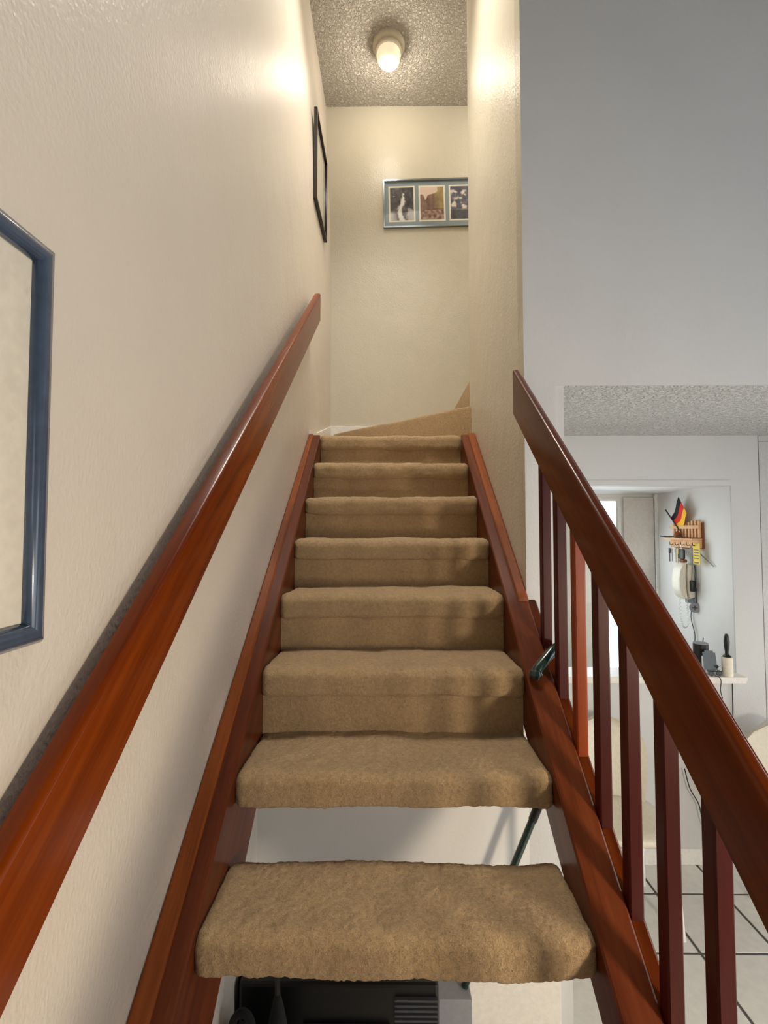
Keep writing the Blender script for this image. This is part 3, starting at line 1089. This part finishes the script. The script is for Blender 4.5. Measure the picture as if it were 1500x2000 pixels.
o = MB().tube(curve_pts([V(WX - 0.27, 12.1, -0.15), V(WX - 0.25, 12.4, -0.14), V(WX - 0.28, 12.7, -0.15), V(WX - 0.34, 12.95, -0.13)], 5), [0.004] * 8 + [0.006] * 5 + [0.0035] * 3, 8).build('pocket_knife', M['black'], None, True)
tag(o, 'dark pocket knife lying on the key rack shelf', 'knife')
o = MB().lathe(V(WX - 0.2, 12.42, -0.178), [(0.004, 0), (0.014, 0.0), (0.020, 0.012), (0.019, 0.028), (0.010, 0.042), (0.003, 0.046)], 14).build('wooden_figure', M['brown_wood'], None, True)
tag(o, 'small brown wooden lump on the key rack shelf', 'ornament')

# small striped flag on a stick tucked into the rack
fg = thing('flag', V(WX - 0.12, 12.5, 0.0), 'small black, red and gold flag on a stick tucked into the key rack', 'flag')
s0, s1 = V(WX - 0.13, 12.44, 0.02), V(WX - 0.30, 12.75, 0.58)
MB().tube([s0, s1], 0.0045, 8).build('stick', M['black'], fg, True)
ha, hb = s0.lerp(s1, 0.62), s0.lerp(s1, 0.12)      # hoist top and bottom along the stick
fa, fb = V(WX - 0.16, 12.36, 0.90), V(WX - 0.16, 12.02, 0.46)   # fly top and bottom


def flag_pt(u, v):
    p = ha.lerp(hb, v).lerp(fa.lerp(fb, v), u)
    sag = math.sin(u * math.pi) * 0.016
    return p + Vector((math.sin(u * 5.2) * 0.010, math.sin(u * 5.2 + v) * 0.006, -sag * (0.6 + v)))


for k, nm in enumerate(('flag_black', 'flag_red', 'flag_gold')):
    mb = MB()
    nu, nv = 14, 4
    rows = [[flag_pt(i / nu, (k + j / nv) / 3) for j in range(nv + 1)] for i in range(nu + 1)]
    nrm = (fa - ha).cross(hb - ha).normalized() * 0.0006
    top = [[mb.bm.verts.new(p + nrm) for p in r] for r in rows]
    bot = [[mb.bm.verts.new(p - nrm) for p in r] for r in rows]
    for i in range(nu):
        for j in range(nv):
            mb.bm.faces.new((top[i][j], top[i + 1][j], top[i + 1][j + 1], top[i][j + 1]))
            mb.bm.faces.new((bot[i][j], bot[i][j + 1], bot[i + 1][j + 1], bot[i + 1][j]))
    for i in range(nu):
        for j in (0, nv):
            mb.bm.faces.new((top[i][j], top[i + 1][j], bot[i + 1][j], bot[i][j]))
    for j in range(nv):
        for i in (0, nu):
            mb.bm.faces.new((top[i][j], top[i][j + 1], bot[i][j + 1], bot[i][j]))
    mb.build('stripe', M[nm], fg, True)


def key_bunch(d, z, n, mats, label, drop=0.34):
    t = thing('key_bunch', V(WX - 0.21, d, z), label, 'keys')
    ring = [V(WX - 0.21, d, z) + Vector((0.003 * math.sin(q), 0.012 * math.cos(q), -0.012 + 0.012 * math.sin(q))) for q in [2 * math.pi * j / 12 for j in range(13)]]
    MB().tube(ring, 0.0012, 5).build('ring', M['steel'], t, True)
    for k in range(n):
        dd = d - 0.07 + 0.14 * k / max(1, n - 1)
        dz = drop * random.uniform(0.8, 1.1)
        x = WX - 0.21 + 0.02 * k
        mt = mats[k % len(mats)]
        mb = MB()
        mb.box((x - 0.006, x + 0.006), (dd - 0.045, dd + 0.045), (z - 0.23, z - 0.09), 0.004)
        mb.box((x - 0.005, x + 0.005), (dd - 0.016, dd + 0.016), (z - 0.09 - dz, z - 0.22))
        mb.build('key', M[mt], t)
    return t


key_bunch(12.72, -0.36, 2, ('steel', 'black'), 'steel keys on the far hook of the key rack')
key_bunch(12.48, -0.36, 3, ('brass', 'steel', 'brass'), 'brass and steel keys hanging left of the black key fob', 0.40)
fob = thing('key_fob', V(WX - 0.21, 12.25, -0.36), 'black car key fob hanging in the middle of the key rack', 'key fob')
MB().box((WX - 0.24, WX - 0.17), (12.14, 12.36), (-0.72, -0.46), 0.03).build('fob', M['black'], fob, True)
MB().tube([V(WX - 0.22, 12.25, -0.30), V(WX - 0.21, 12.25, -0.48)], 0.002, 6).build('loop', M['steel'], fob, True)
yt = thing('yellow_tag', V(WX - 0.16, 11.73, -0.36), 'yellow printed tag hanging from the near end of the key rack', 'tag')
MB().box((WX - 0.165, WX - 0.152), (11.60, 11.86), (-0.82, -0.30), 0.004).build('card', M['yellow'], yt)
for k, z in enumerate((-0.46, -0.53, -0.60, -0.67, -0.77)):
    MB().box((WX - 0.1665, WX - 0.1655), (11.64, 11.82), (z - (0.012 if k < 4 else 0.022), z + 0.01)).build('printed_line', M['black'], yt)
o = MB().tube([V(WX - 0.12, 11.85, -0.44), V(WX - 0.03, 11.32, -0.84)], 0.0028, 6).build('allen_key', M['steel'], None, True)
tag(o, 'thin grey metal rod poking out behind the yellow tag', 'rod')

# wall telephone, seen from its side
tp = thing('wall_telephone', V(WX, 12.3, -1.75), 'cream wall telephone with its handset hanging below the key rack', 'telephone')


def tele(xs, d0, d1, nm):
    """profile of (protrusion, z) extruded along the wall, edges rounded"""
    mb = MB()
    rings = []
    for f, ins in ((0, 0.05), (0.08, 0.015), (0.2, 0), (0.8, 0), (0.92, 0.015), (1, 0.05)):
        cx = sum(p[0] for p in xs) / len(xs)
        cz = sum(p[1] for p in xs) / len(xs)
        rings.append([V(WX - (p + (cx - p) * ins * 2), d0 + (d1 - d0) * f, z + (cz - z) * ins) for p, z in xs])
    mb.loft(rings)
    return mb.build(nm, M['cream_plastic'], tp, True, 50)


tele([(0.03, -0.84), (0.19, -0.83), (0.215, -1.10), (0.20, -1.45), (0.17, -1.72), (0.03, -1.68)], 12.02, 12.42, 'base')
tele([(0.205, -0.80), (0.30, -0.84), (0.37, -0.98), (0.405, -1.2), (0.40, -1.42), (0.34, -1.64), (0.26, -1.72), (0.19, -1.70), (0.225, -1.45), (0.235, -1.1)], 12.06, 12.38, 'handset')
MB().box((WX - 0.032, WX - 0.001), (12.00, 12.44), (-1.84, -0.86), 0.01).build('wall_plate', M['grey_dark'], tp)
MB().box((WX - 0.25, WX - 0.14), (12.12, 12.3), (-0.80, -0.72), 0.02).build('cradle_hook', M['brown_wood'], tp, True)
cc = curve_pts([V(WX - 0.30, 12.22, -1.70), V(WX - 0.30, 12.22, -2.1), V(WX - 0.26, 12.2, -2.38), V(WX - 0.18, 12.2, -2.46), V(WX - 0.11, 12.2, -2.3), V(WX - 0.13, 12.2, -2.0), V(WX - 0.14, 12.2, -1.71)], 26)
hel = []
for i, p in enumerate(cc):
    q = i * 1.15
    hel.append(p + Vector((math.cos(q) * 0.006, math.sin(q) * 0.006, math.cos(q) * 0.002)))
MB().tube(hel, 0.0020, 5).build('coiled_cord', M['white_metal'], tp, True)

ch = thing('charger', V(WX - 0.1, 12.0, -1.5), 'black plug charger dangling on its looped lead beside the telephone', 'charger')
MB().box((WX - 0.17, WX - 0.06), (11.92, 12.08), (-1.52, -1.24), 0.02).build('plug', M['black'], ch, True)
MB().tube(curve_pts([V(WX - 0.12, 12.0, -1.25), V(WX - 0.10, 12.0, -0.9), V(WX - 0.12, 11.98, -0.5), V(WX - 0.18, 11.97, -0.36), V(WX - 0.1, 11.9, -0.6), V(WX - 0.07, 11.88, -1.1), V(WX - 0.07, 11.9, -1.42)], 6), 0.0022, 6).build('lead', M['grey_mid'], ch, True)
cr = thing('cord_reel', V(WX - 0.06, 12.0, -2.05), 'round grey disc hanging on a thin cord below the charger', 'reel')
MB().lathe(V(WX - 0.06, 12.0, -1.92), [(0.004, -0.008), (0.028, -0.008), (0.032, 0.0), (0.028, 0.008), (0.004, 0.008)], 22, Vector((-0.6, -0.8, 0)).normalized()).build('disc', M['grey_mid'], cr, True)
for q in range(4):
    dv = Vector((-0.8 * math.cos(q * math.pi / 2), 0.6 * math.cos(q * math.pi / 2), math.sin(q * math.pi / 2)))
    c0 = V(WX - 0.06, 12.0, -1.92) + Vector((-0.6, -0.8, 0)) * 0.0085
    MB().tube([c0, c0 + dv * 0.014], 0.003, 5).build('spoke', M['grey_dark'], cr)
MB().tube([V(WX - 0.06, 12.0, -1.80), V(WX - 0.06, 11.95, -1.2), V(WX - 0.14, 11.95, -0.40)], 0.0014, 5).build('cord', M['grey_mid'], cr)
o = MB().tube(curve_pts([V(WX - 0.04, 12.12, -1.86), V(WX - 0.04, 12.2, -2.2), V(WX - 0.05, 12.05, -2.6), V(WX - 0.05, 12.08, -3.0), V(WX - 0.12, 11.8, -3.3), V(WX - 0.4, 11.2, LZ + 0.66)], 6), 0.0028, 6)
o = o.build('telephone_cable', M['grey_dark'], None, True)
tag(o, 'dark cable running down the kitchen wall from telephone to speaker', 'cable')


# ------------------------------------------------------------------ dining chairs
def make_chair(cx, cd, label):
    t = thing('dining_chair', V(cx, cd, -HC), label, 'chair', 'cream dining chairs')
    ZS = -HC + 1.80
    hw = 0.82
    # seat pan: rounded slab dished in the middle
    mb = MB()
    n = 28
    rings = []
    for s, z in ((0.90, ZS - 0.16), (1.0, ZS - 0.10), (1.0, ZS - 0.03), (0.94, ZS + 0.01), (0.6, ZS - 0.02), (0.15, ZS - 0.05)):
        ring = []
        for k in range(n):
            q = 2 * math.pi * k / n
            c, sn = math.cos(q), math.sin(q)
            ring.append(V(cx + hw * s * math.copysign(abs(c) ** 0.55, c), cd + 0.80 * s * math.copysign(abs(sn) ** 0.55, sn), z))
        rings.append(ring)
    mb.loft(rings)
    mb.build('seat', M['cream_shell'], t, True, 60)
    # back: curved shell with a round top
    mb = MB()
    rows = []
    for j in range(13):
        v = j / 12
        w = hw * (0.80 + 0.22 * math.sin(v * 2.2)) * math.sqrt(max(0.02, 1 - max(0, (v - 0.55) / 0.46) ** 2.4))
        row = []
        for i in range(13):
            u = i / 12 * 2 - 1
            x = cx + u * w
            d = cd + 0.70 + 0.22 * v - 0.28 * u * u * (1 - 0.3 * v)
            z = ZS - 0.05 + 1.62 * v
            row.append((x, d, z))
        rows.append(row)
    fr = [[mb.bm.verts.new(V(*p)) for p in r] for r in rows]
    bk = [[mb.bm.verts.new(V(p[0], p[1] + 0.075, p[2])) for p in r] for r in rows]
    for j in range(12):
        for i in range(12):
            mb.bm.faces.new((fr[j][i], fr[j][i + 1], fr[j + 1][i + 1], fr[j + 1][i]))
            mb.bm.faces.new((bk[j][i], bk[j + 1][i], bk[j + 1][i + 1], bk[j][i + 1]))
        for i in (0, 12):
            mb.bm.faces.new((fr[j][i], fr[j + 1][i], bk[j + 1][i], bk[j][i]))
    for i in range(12):
        for j in (0, 12):
            mb.bm.faces.new((fr[j][i], fr[j][i + 1], bk[j][i + 1], bk[j][i]))
    mb.build('backrest', M['cream_shell'], t, True, 60)
    for sx in (-1, 1):
        for sd in (-1, 1):
            MB().tube([V(cx + sx * 0.62, cd + sd * 0.56, ZS - 0.12), V(cx + sx * 0.72, cd + sd * 0.66, -HC)], [0.014, 0.011], 10).build('leg', M['white_metal'], t, True)
    return t


make_chair(4.55, 9.42, 'cream shell dining chair seen between the balusters')
make_chair(7.95, 9.1, 'cream shell dining chair with only its rounded back showing beyond the handrail')

scene.cycles.use_denoising = True
